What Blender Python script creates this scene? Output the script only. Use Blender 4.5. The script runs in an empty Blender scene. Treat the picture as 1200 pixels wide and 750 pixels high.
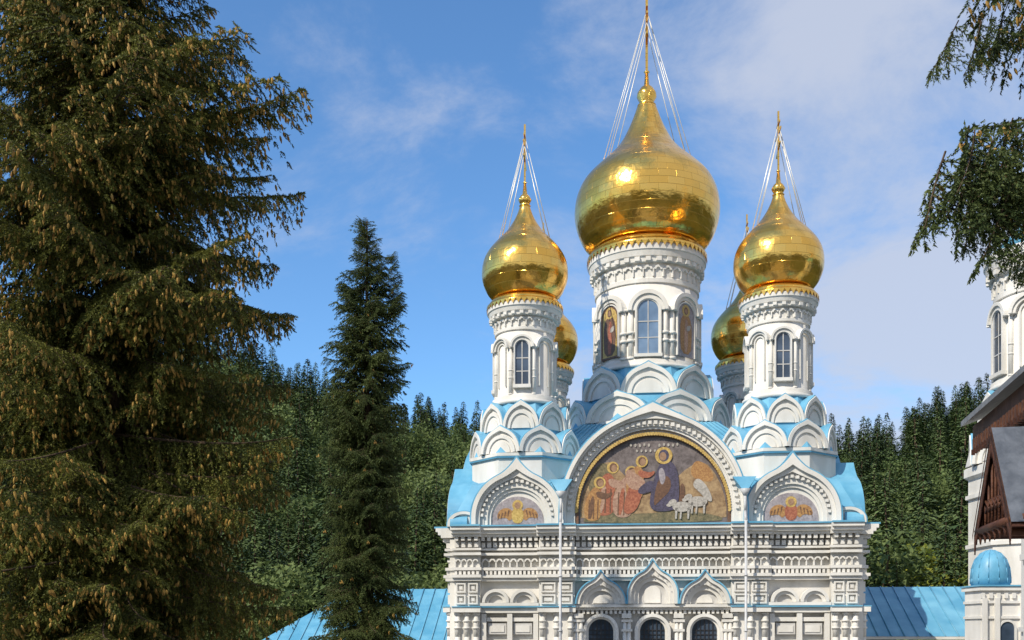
import bpy, math, random
import numpy as np
from mathutils import Matrix, Vector
random.seed(7); rng=np.random.default_rng(7)
S=bpy.context.scene
COL=S.collection
HC=7.0
pi=math.pi
S.view_settings.view_transform='Standard'; S.view_settings.look='None'; S.view_settings.exposure=0

# ---------------------------------------------------------------- materials
def nodes(m):
    m.use_nodes=True; nt=m.node_tree; return nt, nt.nodes, nt.links, nt.nodes['Principled BSDF']
def mat(name,c,rough=.7,metal=0.,c2=None,scale=3.,bump=0.,bscale=20.,stretch=(1,1,1),spec=.3,detail=5):
    m=bpy.data.materials.new(name); nt,N,L,b=nodes(m)
    b.inputs['Roughness'].default_value=rough; b.inputs['Metallic'].default_value=metal
    b.inputs['Specular IOR Level'].default_value=spec
    b.inputs['Base Color'].default_value=(*c,1)
    tc=N.new('ShaderNodeTexCoord'); mp=N.new('ShaderNodeMapping'); mp.inputs['Scale'].default_value=stretch
    L.new(tc.outputs['Object'],mp.inputs['Vector'])
    if c2:
        n=N.new('ShaderNodeTexNoise'); n.inputs['Scale'].default_value=scale; n.inputs['Detail'].default_value=detail
        L.new(mp.outputs[0],n.inputs['Vector'])
        r=N.new('ShaderNodeValToRGB'); r.color_ramp.elements[0].position=.35; r.color_ramp.elements[1].position=.65
        r.color_ramp.elements[0].color=(*c,1); r.color_ramp.elements[1].color=(*c2,1)
        L.new(n.outputs['Fac'],r.inputs['Fac']); L.new(r.outputs['Color'],b.inputs['Base Color'])
    if bump:
        n=N.new('ShaderNodeTexNoise'); n.inputs['Scale'].default_value=bscale; n.inputs['Detail'].default_value=4
        L.new(mp.outputs[0],n.inputs['Vector'])
        bp=N.new('ShaderNodeBump'); bp.inputs['Strength'].default_value=bump; bp.inputs['Distance'].default_value=.05
        L.new(n.outputs['Fac'],bp.inputs['Height']); L.new(bp.outputs[0],b.inputs['Normal'])
    return m
def foliage(name,c,c2,trans=.25,nscale=.9):
    m=bpy.data.materials.new(name); nt,N,L,b=nodes(m)
    b.inputs['Roughness'].default_value=.6; b.inputs['Specular IOR Level'].default_value=.2
    oi=N.new('ShaderNodeObjectInfo'); g=N.new('ShaderNodeNewGeometry')
    n=N.new('ShaderNodeTexNoise'); n.inputs['Scale'].default_value=nscale; n.inputs['Detail'].default_value=2
    L.new(g.outputs['Position'],n.inputs['Vector'])
    a=N.new('ShaderNodeMath'); a.operation='ADD'; L.new(oi.outputs['Random'],a.inputs[0]); L.new(n.outputs['Fac'],a.inputs[1])
    if nscale>=.5:
        for l in list(a.inputs[0].links): L.remove(l)
        L.new(n.outputs['Fac'],a.inputs[0])
    a2=N.new('ShaderNodeMath'); a2.operation='ADD'; L.new(a.outputs[0],a2.inputs[0]); L.new(g.outputs['Random Per Island'],a2.inputs[1])
    d=N.new('ShaderNodeMath'); d.operation='DIVIDE'; d.inputs[1].default_value=3; L.new(a2.outputs[0],d.inputs[0])
    r=N.new('ShaderNodeValToRGB'); r.color_ramp.elements[0].position=.28; r.color_ramp.elements[1].position=.72
    r.color_ramp.elements[0].color=(*c,1); r.color_ramp.elements[1].color=(*c2,1)
    L.new(d.outputs[0],r.inputs['Fac']); L.new(r.outputs['Color'],b.inputs['Base Color'])
    if trans>0:
        t=N.new('ShaderNodeBsdfTranslucent'); L.new(r.outputs['Color'],t.inputs['Color'])
        mx=N.new('ShaderNodeMixShader'); mx.inputs[0].default_value=trans
        L.new(b.outputs[0],mx.inputs[1]); L.new(t.outputs[0],mx.inputs[2]); L.new(mx.outputs[0],N['Material Output'].inputs['Surface'])
    return m
def seam_mat(name,c,c2,axis,pitch):
    m=mat(name,c,.42,0,c2,1.1,spec=.45); nt,N,L,b=nodes(m)
    tc=N.new('ShaderNodeTexCoord')
    n=N.new('ShaderNodeTexNoise'); n.inputs['Scale'].default_value=1.2
    L.new(tc.outputs['Object'],n.inputs['Vector'])
    bp=N.new('ShaderNodeBump'); bp.inputs['Strength'].default_value=.3; bp.inputs['Distance'].default_value=.1
    L.new(n.outputs['Fac'],bp.inputs['Height']); L.new(bp.outputs[0],b.inputs['Normal'])
    return m
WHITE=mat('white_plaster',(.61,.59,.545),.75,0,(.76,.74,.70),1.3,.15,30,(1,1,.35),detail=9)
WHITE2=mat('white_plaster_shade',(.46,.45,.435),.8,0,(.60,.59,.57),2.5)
BLUE=seam_mat('blue_metal',(.09,.31,.48),(.17,.43,.60),0,.5)
GREYM=mat('grey_sheet_metal',(.12,.13,.15),.45,0,(.2,.21,.23),4,.1,10,spec=.5)
PIPE=mat('pipe',(.45,.46,.48),.4,0,(.56,.57,.58),4)
GLASS=mat('window_glass',(.03,.045,.07),.08,0,(.07,.1,.15),1.2,spec=.8)
LGLASS=mat('window_glass_pale',(.10,.17,.28),.12,0,(.2,.3,.45),1.0,spec=.8)
FRAME=mat('window_frame',(.03,.03,.035),.5)
BROWN=mat('carved_wood',(.07,.028,.018),.6,0,(.14,.058,.032),6,.3,30)
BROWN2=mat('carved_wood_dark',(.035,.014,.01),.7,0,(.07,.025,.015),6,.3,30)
CHAIN=mat('chain_gilt',(.8,.76,.66),.4,.3)
ROOFD=mat('slate_roof',(.09,.105,.135),.5,0,(.15,.17,.21),5,.2,20)
BARK=mat('spruce_bark',(.055,.035,.022),.95,0,(.11,.075,.05),8,.6,25,(1,1,.3))
CONE=mat('spruce_cone',(.25,.135,.03),.7,0,(.44,.28,.07),7)
NEEDLE=foliage('spruce_needles',(.024,.040,.010),(.20,.20,.042),.2,1.3)
NEEDLE_D=foliage('spruce_needles_dark',(.032,.054,.018),(.13,.16,.048),.15)
FCON=foliage('forest_conifer',(.032,.060,.024),(.12,.165,.058),0,.05)
FDEC=foliage('forest_deciduous',(.056,.092,.028),(.16,.205,.065),.2,.05)
FDECL=foliage('shrub_leaves',(.10,.15,.02),(.32,.32,.045),.3,.05)
GROUND=mat('ground_mat',(.035,.06,.018),.95,0,(.09,.085,.04),.15,.3,2)
PAVE=mat('paving_mat',(.2,.19,.175),.9,0,(.3,.285,.26),.8,.2,3)

def gold_mat(name,rough):
    m=bpy.data.materials.new(name); nt,N,L,b=nodes(m)
    b.inputs['Metallic'].default_value=.93
    tc=N.new('ShaderNodeTexCoord'); sp=N.new('ShaderNodeSeparateXYZ'); L.new(tc.outputs['Object'],sp.inputs[0])
    at=N.new('ShaderNodeMath'); at.operation='ARCTAN2'; L.new(sp.outputs['Y'],at.inputs[0]); L.new(sp.outputs['X'],at.inputs[1])
    ml=N.new('ShaderNodeMath'); ml.operation='MULTIPLY'; ml.inputs[1].default_value=2.6; L.new(at.outputs[0],ml.inputs[0])
    cb=N.new('ShaderNodeCombineXYZ'); L.new(ml.outputs[0],cb.inputs[0]); L.new(sp.outputs['Z'],cb.inputs[1])
    br=N.new('ShaderNodeTexBrick'); br.inputs['Scale'].default_value=.8; br.inputs['Mortar Size'].default_value=.005
    br.inputs['Color1'].default_value=(.92,.50,.09,1); br.inputs['Color2'].default_value=(1.0,.61,.15,1); br.inputs['Mortar'].default_value=(.65,.36,.06,1)
    L.new(cb.outputs[0],br.inputs['Vector'])
    L.new(br.outputs['Color'],b.inputs['Base Color'])
    n=N.new('ShaderNodeTexNoise'); n.inputs['Scale'].default_value=1.7; n.inputs['Detail'].default_value=5; L.new(tc.outputs['Object'],n.inputs['Vector'])
    mr=N.new('ShaderNodeMapRange'); mr.inputs['To Min'].default_value=rough*.5; mr.inputs['To Max'].default_value=rough*1.7
    L.new(n.outputs['Fac'],mr.inputs['Value']); L.new(mr.outputs[0],b.inputs['Roughness'])
    mul=N.new('ShaderNodeMath'); mul.operation='MULTIPLY_ADD'; mul.inputs[1].default_value=-.12; L.new(br.outputs['Fac'],mul.inputs[0]); L.new(n.outputs['Fac'],mul.inputs[2])
    bp=N.new('ShaderNodeBump'); bp.inputs['Strength'].default_value=.5; bp.inputs['Distance'].default_value=.09
    L.new(mul.outputs[0],bp.inputs['Height']); L.new(bp.outputs[0],b.inputs['Normal'])
    return m
GOLD=gold_mat('gilded_metal',.16)

def mosaic(name,c,c2=None,sc=14.):
    m=bpy.data.materials.new(name); nt,N,L,b=nodes(m); b.inputs['Roughness'].default_value=.5
    tc=N.new('ShaderNodeTexCoord')
    n=N.new('ShaderNodeTexNoise'); n.inputs['Scale'].default_value=sc; n.inputs['Detail'].default_value=6; n.inputs['Roughness'].default_value=.8
    L.new(tc.outputs['Object'],n.inputs['Vector'])
    c2=c2 or tuple(min(1,x*1.9+.02) for x in c)
    mute=lambda q:tuple(.84*(.8*a+.2*b_) for a,b_ in zip(q,(.28,.20,.13)))
    c=mute(c);c2=mute(c2)
    r=N.new('ShaderNodeValToRGB'); r.color_ramp.elements[0].position=.38; r.color_ramp.elements[1].position=.62
    r.color_ramp.elements[0].color=(*[x*.7 for x in c],1); r.color_ramp.elements[1].color=(*c2,1)
    L.new(n.outputs['Fac'],r.inputs['Fac']); L.new(r.outputs['Color'],b.inputs['Base Color'])
    return m
M_SKY=mosaic('mosaic_sky',(.14,.12,.13),(.25,.22,.23),3)
M_HILL=mosaic('mosaic_earth',(.36,.21,.10),(.56,.38,.19),4)
M_RED=mosaic('mosaic_red',(.38,.06,.03),(.6,.2,.1))
M_PINK=mosaic('mosaic_pink',(.50,.25,.17),(.64,.42,.3))
M_BLUE=mosaic('mosaic_blue',(.02,.025,.08),(.08,.08,.18))
M_GOLDM=mosaic('mosaic_gold',(.66,.40,.07),(.9,.65,.2))
M_WHITE=mosaic('mosaic_white',(.5,.47,.42),(.72,.68,.62))
M_SKIN=mosaic('mosaic_skin',(.45,.25,.14),(.5,.3,.18))
M_GREEN=mosaic('mosaic_green',(.10,.11,.05),(.30,.24,.12),6)
M_LILAC=mosaic('mosaic_lilac',(.40,.37,.43),(.54,.50,.54),6)
M_ORANGE=mosaic('mosaic_orange',(.48,.19,.05),(.65,.36,.12))
M_BROWN=mosaic('mosaic_brown',(.12,.05,.03),(.22,.1,.05))
MATS=[WHITE,WHITE2,BLUE,GOLD,GLASS,LGLASS,FRAME,PIPE,M_SKY,M_HILL,M_RED,M_PINK,M_BLUE,M_GOLDM,M_WHITE,M_SKIN,M_GREEN,M_LILAC,M_ORANGE,M_BROWN,CHAIN,BROWN,BROWN2,ROOFD,GREYM]
(W,W2,B,G,GL,LG,FR,PP,mS,mH,mR,mP,mB,mG,mW,mK,mN,mL,mO,mBr,CH,BW,BW2,RD,GM)=range(len(MATS))

# ---------------------------------------------------------------- mesh builder
class MB:
    def __init__(s): s.v=[];s.f=[];s.m=[];s.s=[];s.M=None;s.c=0
    def add(s,vs,fs,mat=0,smooth=False):
        o=len(s.v)
        if s.M is not None: vs=[tuple(s.M@Vector(v)) for v in vs]
        s.v+=[tuple(v) for v in vs]
        for f in fs: s.f.append([i+o for i in f]); s.m.append(mat); s.s.append(smooth)
    def box(s,x0,x1,y0,y1,z0,z1,mat=0):
        s.c+=1; e=((s.c*.618)%1)*.006
        if x0>x1:x0,x1=x1,x0
        x0-=e;x1+=e;y0-=e;y1+=e;z0-=e;z1+=e
        s.add([(x0,y0,z0),(x1,y0,z0),(x1,y1,z0),(x0,y1,z0),(x0,y0,z1),(x1,y0,z1),(x1,y1,z1),(x0,y1,z1)],
              [(0,3,2,1),(4,5,6,7),(0,1,5,4),(1,2,6,5),(2,3,7,6),(3,0,4,7)],mat)
    def lathe(s,prof,n,mat=0,cx=0,cy=0,smooth=True,ph=0,cap=True):
        vs=[];fs=[]
        for r,z in prof:
            for i in range(n):
                a=ph+2*pi*i/n; vs.append((cx+r*math.cos(a),cy+r*math.sin(a),z))
        for k in range(len(prof)-1):
            for i in range(n):
                j=(i+1)%n; fs.append((k*n+i,k*n+j,(k+1)*n+j,(k+1)*n+i))
        if cap: fs.append(tuple(range(n))[::-1]); fs.append(tuple((len(prof)-1)*n+i for i in range(n)))
        s.add(vs,fs,mat,smooth)
    def tube(s,p,q,r0,r1=None,n=6,mat=0):
        r1=r0 if r1 is None else r1
        p=Vector(p);q=Vector(q);d=(q-p).normalized(); a=d.orthogonal().normalized(); b=d.cross(a)
        vs=[]
        for c,r in((p,r0),(q,r1)):
            for i in range(n):
                t=2*pi*i/n; vs.append(c+a*r*math.cos(t)+b*r*math.sin(t))
        fs=[(i,(i+1)%n,n+(i+1)%n,n+i) for i in range(n)]+[tuple(range(n))[::-1],tuple(range(n,2*n))]
        s.add([tuple(v) for v in vs],fs,mat,True)
    def band(s,cx,zb,ri,ro,yf,yb,mat=0,n=24,leg=0.,ky=1.,tip=0.,tipi=0.,a0=0,a1=pi):
        def pt(r,a,t):
            u=abs(a-pi/2)/.42
            e=t*(1-u)**2 if u<1 else 0
            return (cx+r*math.cos(a),zb+leg+r*ky*math.sin(a)+e)
        A=[a0+(a1-a0)*i/n for i in range(n+1)]
        out=[pt(ro,a,tip) for a in A]; inn=[pt(ri,a,tipi) for a in A]
        if leg>0:
            out=[(cx+ro,zb)]+out+[(cx-ro,zb)]; inn=[(cx+ri,zb)]+inn+[(cx-ri,zb)]
        k=len(out); vs=[]
        for arr,y in((out,yf),(inn,yf),(out,yb),(inn,yb)):
            vs+=[(x,y,z) for x,z in arr]
        fs=[]
        for i in range(k-1):
            fs.append((i,i+1,k+i+1,k+i)); fs.append((i,2*k+i,2*k+i+1,i+1)); fs.append((k+i,k+i+1,3*k+i+1,3*k+i))
            fs.append((2*k+i,3*k+i,3*k+i+1,2*k+i+1))
        fs.append((0,k,3*k,2*k)); fs.append((k-1,3*k-1,4*k-1,2*k-1))
        s.add(vs,fs,mat)
    def disc(s,cx,zb,r,yf,yb,mat=0,n=24,leg=0.,ky=1.,tip=0.,backmat=None):
        A=[pi*i/n for i in range(n+1)]
        o=[]
        for a in A:
            u=abs(a-pi/2)/.42; e=tip*(1-u)**2 if u<1 else 0
            o.append((cx+r*math.cos(a),zb+leg+r*ky*math.sin(a)+e))
        if leg>0: o=[(cx+r,zb)]+o+[(cx-r,zb)]
        k=len(o); vs=[(x,yf,z) for x,z in o]+[(x,yb,z) for x,z in o]
        fs=[tuple(range(k)),tuple(range(k,2*k))]+[(i,k+i,k+(i+1)%k,(i+1)%k) for i in range(k)]
        s.add(vs,fs,mat)
    def poly(s,pts,y,mat,sm=2):
        for _ in range(sm):
            q=[]
            for i in range(len(pts)):
                a=pts[i];b=pts[(i+1)%len(pts)]
                q.append((a[0]*.75+b[0]*.25,a[1]*.75+b[1]*.25)); q.append((a[0]*.25+b[0]*.75,a[1]*.25+b[1]*.75))
            pts=q
        s.add([(x,y,z) for x,z in pts],[tuple(range(len(pts)))],mat)
    def ell(s,cx,cz,rx,rz,y,mat,n=20,rot=0):
        c,d=math.cos(rot),math.sin(rot)
        s.add([(cx+rx*math.cos(t)*c-rz*math.sin(t)*d,y,cz+rx*math.cos(t)*d+rz*math.sin(t)*c) for t in [2*pi*i/n for i in range(n)]],[tuple(range(n))],mat)
    def mesh(s,name,mats=MATS):
        me=bpy.data.meshes.new(name); me.from_pydata(s.v,[],s.f)
        used=sorted(set(s.m)); mp={u:i for i,u in enumerate(used)}
        for u in used: me.materials.append(mats[u])
        me.polygons.foreach_set('material_index',[mp[x] for x in s.m]); me.polygons.foreach_set('use_smooth',s.s)
        me.update(); return me
def ob(name,me,parent=None,loc=(0,0,0),rz=0,scale=None):
    o=bpy.data.objects.new(name,me); COL.objects.link(o); o.location=loc; o.rotation_euler=(0,0,rz)
    if scale: o.scale=scale if isinstance(scale,tuple) else (scale,)*3
    if parent: o.parent=parent
    return o
def empty(name,loc=(0,0,0),rz=0):
    o=bpy.data.objects.new(name,None); COL.objects.link(o); o.location=loc; o.rotation_euler=(0,0,rz); o.empty_display_size=.5; return o

# ---------------------------------------------------------------- church
church=empty('orthodox_church',(6.05,46,HC),-math.radians(6))
K=.0317
XW=7.4
fx=lambda p:(p-770)*K
fz=lambda p:(740-p)*K
bd=MB()
bd.box(-XW+.05,XW-.05,-7.9,7.9,-7,3.86,W)
def frust(mb,levels,mat,kx=1.):
    vs=[];fs=[]
    for h,z in levels: vs+=[(-h*kx,-h,z),(h*kx,-h,z),(h*kx,h,z),(-h*kx,h,z)]
    for k in range(len(levels)-1):
        for i in range(4):
            j=(i+1)%4; fs.append((k*4+i,k*4+j,k*4+4+j,k*4+4+i))
    k=len(levels)-1; fs.append((k*4,k*4+1,k*4+2,k*4+3)); mb.add(vs,fs,mat)
frust(bd,[(7.93,3.9),(7.93,4.35),(7.3,5.65),(6.3,6.0),(3.0,8.75)],B,.94)
for k in range(4):
    bd.M=Matrix.Scale(.94,4,(1,0,0))@Matrix.Rotation(k*pi/2,4,'Z')
    x=-7.2
    while x<7.3:
        bd.tube((x,-7.93,4.37),(x*.92,-7.32,5.66),.018,n=4,mat=B)
        bd.tube((x*.92,-7.32,5.66),(x*.8,-6.31,6.02),.018,n=4,mat=B)
        bd.tube((x*.8,-6.31,6.02),(x*.4,-3.02,8.77),.018,n=4,mat=B)
        x+=.45
bd.M=None
bd.lathe([(3.75,7.3),(3.75,8.7),(3.8,8.72),(3.8,8.82),(3.6,8.85)],8,W,smooth=False,ph=pi/8)
ob('church_body',bd.mesh('church_body'),church)

F=MB()
YF=-8.0
piers=[(-XW,-6.42),(-4.2,-2.87),(2.87,4.2),(6.42,XW)]
bays=[(-6.42,-4.2),(-2.87,2.87),(4.2,6.42)]
def bandrow(z0,z1,pr,mat=W):
    F.box(-XW,XW,YF-pr,YF+.1,z0,z1,mat)
    for a,b in piers: F.box(a-.06,b+.06,YF-pr-.28,YF+.1,z0-.003,z1+.003,mat)
for a,b in piers: F.box(a,b,YF-.26,YF+.1,-7,3.5,W)
bandrow(3.91,3.96,.62,B)
bandrow(3.78,3.90,.56); bandrow(3.66,3.78,.46); bandrow(3.55,3.66,.34); bandrow(3.05,3.12,.18)
bandrow(2.86,2.95,.22); bandrow(2.30,2.40,.16); bandrow(2.02,2.12,.24); bandrow(1.90,2.0,.15)
def row(x0,x1,y,dep,z0,z1,pitch,w,mat=W):
    n=max(1,int(round((x1-x0)/pitch))); p=(x1-x0)/n
    for i in range(n):
        c=x0+p*(i+.5); F.box(c-w/2,c+w/2,y-dep,y+.02,z0,z1,mat)
for (a,b),off in [(p,.26) for p in piers]+[(q,0) for q in bays]:
    y=YF-off
    row(a,b,y,.30,3.40,3.54,.22,.12)
    row(a,b,y,.16,3.16,3.34,.22,.14)
    n=int(round((b-a-.1)/.25)); p=(b-a-.1)/n
    for i in range(n):
        c=a+.05+p*(i+.5)
        F.band(c,2.62,p*.26,p*.48,y-.12,y+.02,W,n=6)
        F.box(c-p*.5-.02,c-p*.5+.02,y-.10,y+.02,2.42,2.64,W)
    row(a,b,y,.14,2.14,2.28,.16,.09)
for a,b in piers:
    y=YF-.26; c=(a+b)/2
    for x in (a+.14,b-.14,c):
        F.tube((x,y-.05,-.2),(x,y-.05,.72),.10,n=10,mat=W)
        for z in (.1,.36,.62): F.tube((x,y-.05,z),(x,y-.05,z+.07),.14,n=10,mat=W)
        F.tube((x,y-.05,-5),(x,y-.05,-.2),.10,n=8,mat=W)
    F.box(a-.04,b+.04,y-.28,y,.72,.90,W); F.box(a-.05,b+.05,y-.32,y,.905,.94,B)
    for z0,z1 in ((1.02,1.38),(1.46,1.82)):
        for (p,q) in ((a+.08,c-.05),(c+.05,b-.08)):
            F.box(p,q,y-.10,y,z0,z0+.05,W);F.box(p,q,y-.10,y,z1-.05,z1,W)
            F.box(p,p+.05,y-.10,y,z0+.052,z1-.052,W);F.box(q-.05,q,y-.10,y,z0+.052,z1-.052,W)
            F.box(p+.12,q-.12,y-.07,y,z0+.12,z1-.12,W)
    F.box(a-.04,b+.04,y-.34,y,-5.4,-5.0,W)
for sx in (-1,1):
    bc=sx*5.31
    for dx in (-.53,.53):
        F.band(bc+dx,1.08,.28,.40,YF-.20,YF+.02,W,n=14); F.band(bc+dx,1.08,.40,.51,YF-.30,YF+.02,W,n=14)
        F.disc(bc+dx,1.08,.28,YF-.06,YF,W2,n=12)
    F.box(bc-1.1,bc+1.1,YF-.30,YF,.96,1.07,W)
    F.box(bc-1.1,bc+1.1,YF-.34,YF,.90,.94,B)
    F.box(bc-1.08,bc+1.08,YF-.22,YF,.70,.88,W)
    for x in (-.98,-.0,.98): 
        F.box(bc+x-.09,bc+x+.09,YF-.2,YF,-5,.66,W)
    F.box(bc-.88,bc+.88,YF-.12,YF,.38,.52,W)
    for x in (-.48,.48):
        F.box(bc+x-.34,bc+x+.34,YF-.07,YF,-.1,.30,W2); F.box(bc+x-.26,bc+x+.26,YF-.1,YF,-.02,.22,W)
        F.disc(bc+x,-4.2,.3,YF-.08,YF,GL,leg=3.3); F.band(bc+x,-4.2,.3,.4,YF-.2,YF,W,leg=3.3)
for cx,leg,tip,r in ((-1.9,.0,.30,.90),(1.9,.0,.30,.90),(0,.34,.36,.90)):
    z0=1.02
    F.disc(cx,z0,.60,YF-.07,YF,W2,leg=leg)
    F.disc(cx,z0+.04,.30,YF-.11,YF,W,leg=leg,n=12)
    F.band(cx,z0,.50,.64,YF-.20,YF,W,leg=leg,tip=tip*.3)
    F.band(cx,z0,.64,.78,YF-.32,YF,W,leg=leg,tip=tip*.6,tipi=tip*.3)
    F.band(cx,z0,.78,r,YF-.44,YF,W,leg=leg,tip=tip,tipi=tip*.6)
    F.band(cx,z0,r,r+.05,YF-.50,YF,B,leg=leg,tip=tip*1.1,tipi=tip)
    for k in range(11):
        a=pi*(k+.5)/11; F.ell(cx+.71*math.cos(a),z0+leg+.71*math.sin(a),.035,.035,YF-.33,W2,8)
    F.disc(cx,-3.2,.46,YF-.05,YF,GL,leg=3.2,n=20)
    F.band(cx,-3.2,.46,.54,YF-.16,YF,W,leg=3.2,n=20); F.band(cx,-3.2,.54,.66,YF-.28,YF,W,leg=3.2,n=20)
    for t in (-.3,-.15,0,.15,.3): F.box(cx+t-.012,cx+t+.012,YF-.09,YF-.05,-3.1,.02+math.sqrt(max(.01,.2-t*t)),FR)
    for i in range(20): F.box(cx-.44,cx+.44,YF-.085,YF-.055,-3+.16*i,-2.98+.16*i,FR)
F.box(-2.86,2.86,YF-.36,YF,.90,1.0,W); F.box(-2.86,2.86,YF-.25,YF,.80,.89,W)
row(-2.8,2.8,YF,.2,.66,.78,.17,.09)
for x in (-2.72,-.95,.95,2.72):
    F.box(x-.17,x+.17,YF-.42,YF,.5,.66,W)
    F.tube((x-.07,YF-.28,-4),(x-.07,YF-.28,.5),.075,n=10,mat=W); F.tube((x+.09,YF-.28,-4),(x+.09,YF-.28,.5),.075,n=10,mat=W)
    for z in (-.0,.35): F.box(x-.19,x+.21,YF-.38,YF,z,z+.09,W)
F.box(-2.86,2.86,YF-.3,YF,-4.4,-4.0,W)
for sx in (-1,1):
    F.box(sx*6.6,sx*XW,YF-.08,YF+.5,3.96,4.25,W)
    F.disc(sx*7.05,3.96,.60,YF-.14,YF+.4,W,leg=.1,ky=.75); F.band(sx*7.05,3.96,.48,.62,YF-.22,YF+.2,W,leg=.1,ky=.75)
    F.band(sx*7.05,3.96,.62,.66,YF-.2,YF+.5,B,leg=.1,ky=.75)
for sx in (-1,1):
    c=sx*5.02; z0=3.96
    F.disc(c,z0,1.56,YF-.08,YF+.35,W,leg=.3,tip=.3,n=36)
    for ri,ro,pr,ti,to in ((1.00,1.12,.16,0,0),(1.12,1.26,.24,0,.08),(1.40,1.54,.40,.14,.24),(1.54,1.70,.52,.24,.50)):
        F.band(c,z0,ri,ro,YF-pr,YF,W,leg=.30,tip=to,tipi=ti,n=36)
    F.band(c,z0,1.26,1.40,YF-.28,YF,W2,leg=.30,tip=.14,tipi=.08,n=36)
    F.band(c,z0,1.70,1.76,YF-.50,YF+.7,B,leg=.28,tip=.56,tipi=.50,n=36)
    for k in range(21):
        a=pi*(k+.5)/21; r=1.33
        x=c+r*math.cos(a); z=z0+.30+r*math.sin(a)+.05*math.exp(-((a-pi/2)/.2)**2); F.box(x-.05,x+.05,YF-.36,YF-.2,z-.05,z+.05,W)
    F.disc(c,z0+.02,1.74,YF+.35,YF+3.4,B,leg=.3,tip=.4,n=30)
    F.disc(c,z0+.06,.98,YF-.10,YF,mL,leg=.12,ky=.95,n=24); y=YF-.105
    zz=z0+.1
    F.poly([(c-.1,zz+.35),(c-.35,zz+.62),(c-.72,zz+.5),(c-.8,zz+.15),(c-.45,zz+.25),(c-.3,zz+.05)],y-.004,mO)
    F.poly([(c+.1,zz+.35),(c+.35,zz+.62),(c+.72,zz+.5),(c+.8,zz+.15),(c+.45,zz+.25),(c+.3,zz+.05)],y-.004,mO)
    F.poly([(c-.2,zz+.0),(c-.24,zz+.5),(c,zz+.62),(c+.24,zz+.5),(c+.2,zz+.0)],y-.008,mR if sx>0 else mG)
    F.ell(c,zz+.68,.20,.20,y-.012,mG); F.ell(c,zz+.67,.11,.13,y-.016,mK)
    for s2 in (-1,1): 
        for k in range(4): F.poly([(c+s2*(.3+.12*k),zz+.5-.05*k),(c+s2*(.36+.12*k),zz+.5-.05*k),(c+s2*(.38+.13*k),zz+.2-.04*k)],y-.010,mBr,0)
z0=3.96
F.disc(0,z0,3.16,YF-.10,YF+.4,W,leg=.5,ky=1.06,tip=.1,n=60)
for ri,ro,pr,ti,to in ((2.86,2.95,.26,0,0),(3.19,3.27,.46,.0,.16),(3.27,3.40,.60,.16,.34)):
    F.band(0,z0,ri,ro,YF-pr,YF,W,leg=.48,ky=1.06,tip=to,tipi=ti,n=60)
F.band(0,z0,2.95,3.19,YF-.33,YF,W,leg=.48,ky=1.06,tip=0,tipi=0,n=60)
for k in range(46):
    a=pi*(k+.5)/46; r=3.07; x=r*math.cos(a); z=z0+.48+r*1.06*math.sin(a)
    F.box(x-.06,x+.06,YF-.41,YF-.3,z-.06,z+.06,W)
F.band(0,z0,3.40,3.46,YF-.58,YF+.9,B,leg=.46,ky=1.06,tip=.38,tipi=.34,n=60)
F.disc(0,z0+.02,3.58,YF+.5,YF+5,B,leg=.4,ky=1.04,n=40)
for k in range(90):
    a=pi*(k+.5)/90; r=2.80; x=r*math.cos(a); z=z0+.45+r*1.03*math.sin(a)
    F.ell(x,z,.08,.05,YF-.30,mG,8,rot=a+.7)
F.band(0,z0,2.73,2.86,YF-.22,YF,mBr,leg=.45,ky=1.03,n=60)
F.disc(0,z0+.03,2.74,YF-.14,YF,mS,leg=.42,ky=1.03,n=60)
def P(pts,k,m,sm=2): F.poly([(fx(a),fz(b)) for a,b in pts],YF-.145-.004*k,m,sm)
def E(a,b,ra,rb,k,m,rot=0): F.ell(fx(a),fz(b),ra*K,rb*K,YF-.145-.004*k,m,20,rot)
P([(686,613),(686,586),(694,562),(708,545),(722,540),(736,556),(752,570),(772,578),(792,566),(812,548),(830,541),(846,562),(855,590),(855,613)],1,mH,1)
P([(694,575),(700,552),(712,540),(722,548),(716,565),(706,580)],2,mN)
P([(812,560),(818,540),(832,545),(842,560),(836,568)],2,mO)
P([(690,607),(720,600),(760,603),(800,598),(850,606),(850,613),(690,613)],3,mN,1)
for (dx,dy,sc,mm,m2) in ((0,0,1.,mR,mP),(22,4,.95,mP,mR),(-13,12,.8,mO,mBr),(36,-12,.8,mO,mR)):
    Q=lambda l:[(712+dx+(a)*sc,575+dy+(b)*sc) for a,b in l]
    k0=4+abs(dx)*.1
    P(Q([(4,-22),(12,-18),(16,-6),(12,8),(14,28),(-8,30),(-12,10),(-6,-8)]),k0,mm)
    P(Q([(6,-16),(24,-10),(30,-14),(31,-9),(22,-2),(8,-4)]),k0+.5,m2)
    P(Q([(2,-10),(5,0),(0,26),(-4,26),(-3,4)]),k0+.8,m2,1)
    for q in (-4,3,9): P(Q([(q,-2),(q+1.5,-2),(q+.5,26),(q-1,26)]),k0+.9,mBr,0)
    E(712+dx+12*sc,575+dy-27*sc,7,7,k0+1,mG); E(712+dx+12.5*sc,575+dy-27*sc,4.6,5.2,k0+1.3,mBr); E(712+dx+13.5*sc,575+dy-26*sc,3.4,4.2,k0+1.6,mK)
P([(738,548),(752,556),(764,566),(756,576),(740,572)],10,mP); P([(745,565),(760,572),(752,600),(736,604),(738,585)],9,mR)
P([(766,600),(768,575),(775,552),(780,542),(792,541),(799,552),(801,572),(800,592),(794,600)],10,mB)
P([(770,562),(756,570),(752,578),(760,580),(774,574)],11,mB)
P([(776,560),(790,558),(792,575),(778,588),(770,596)],12,mBr)
P([(776,552),(782,548),(786,562),(780,572)],13,mL)
E(783,535,10,10,11,mG); E(783,535,6,7,12,mB); E(782,536,4,5,13,mK)
P([(802,566),(808,570),(806,600),(800,602)],9,mBr)
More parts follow.
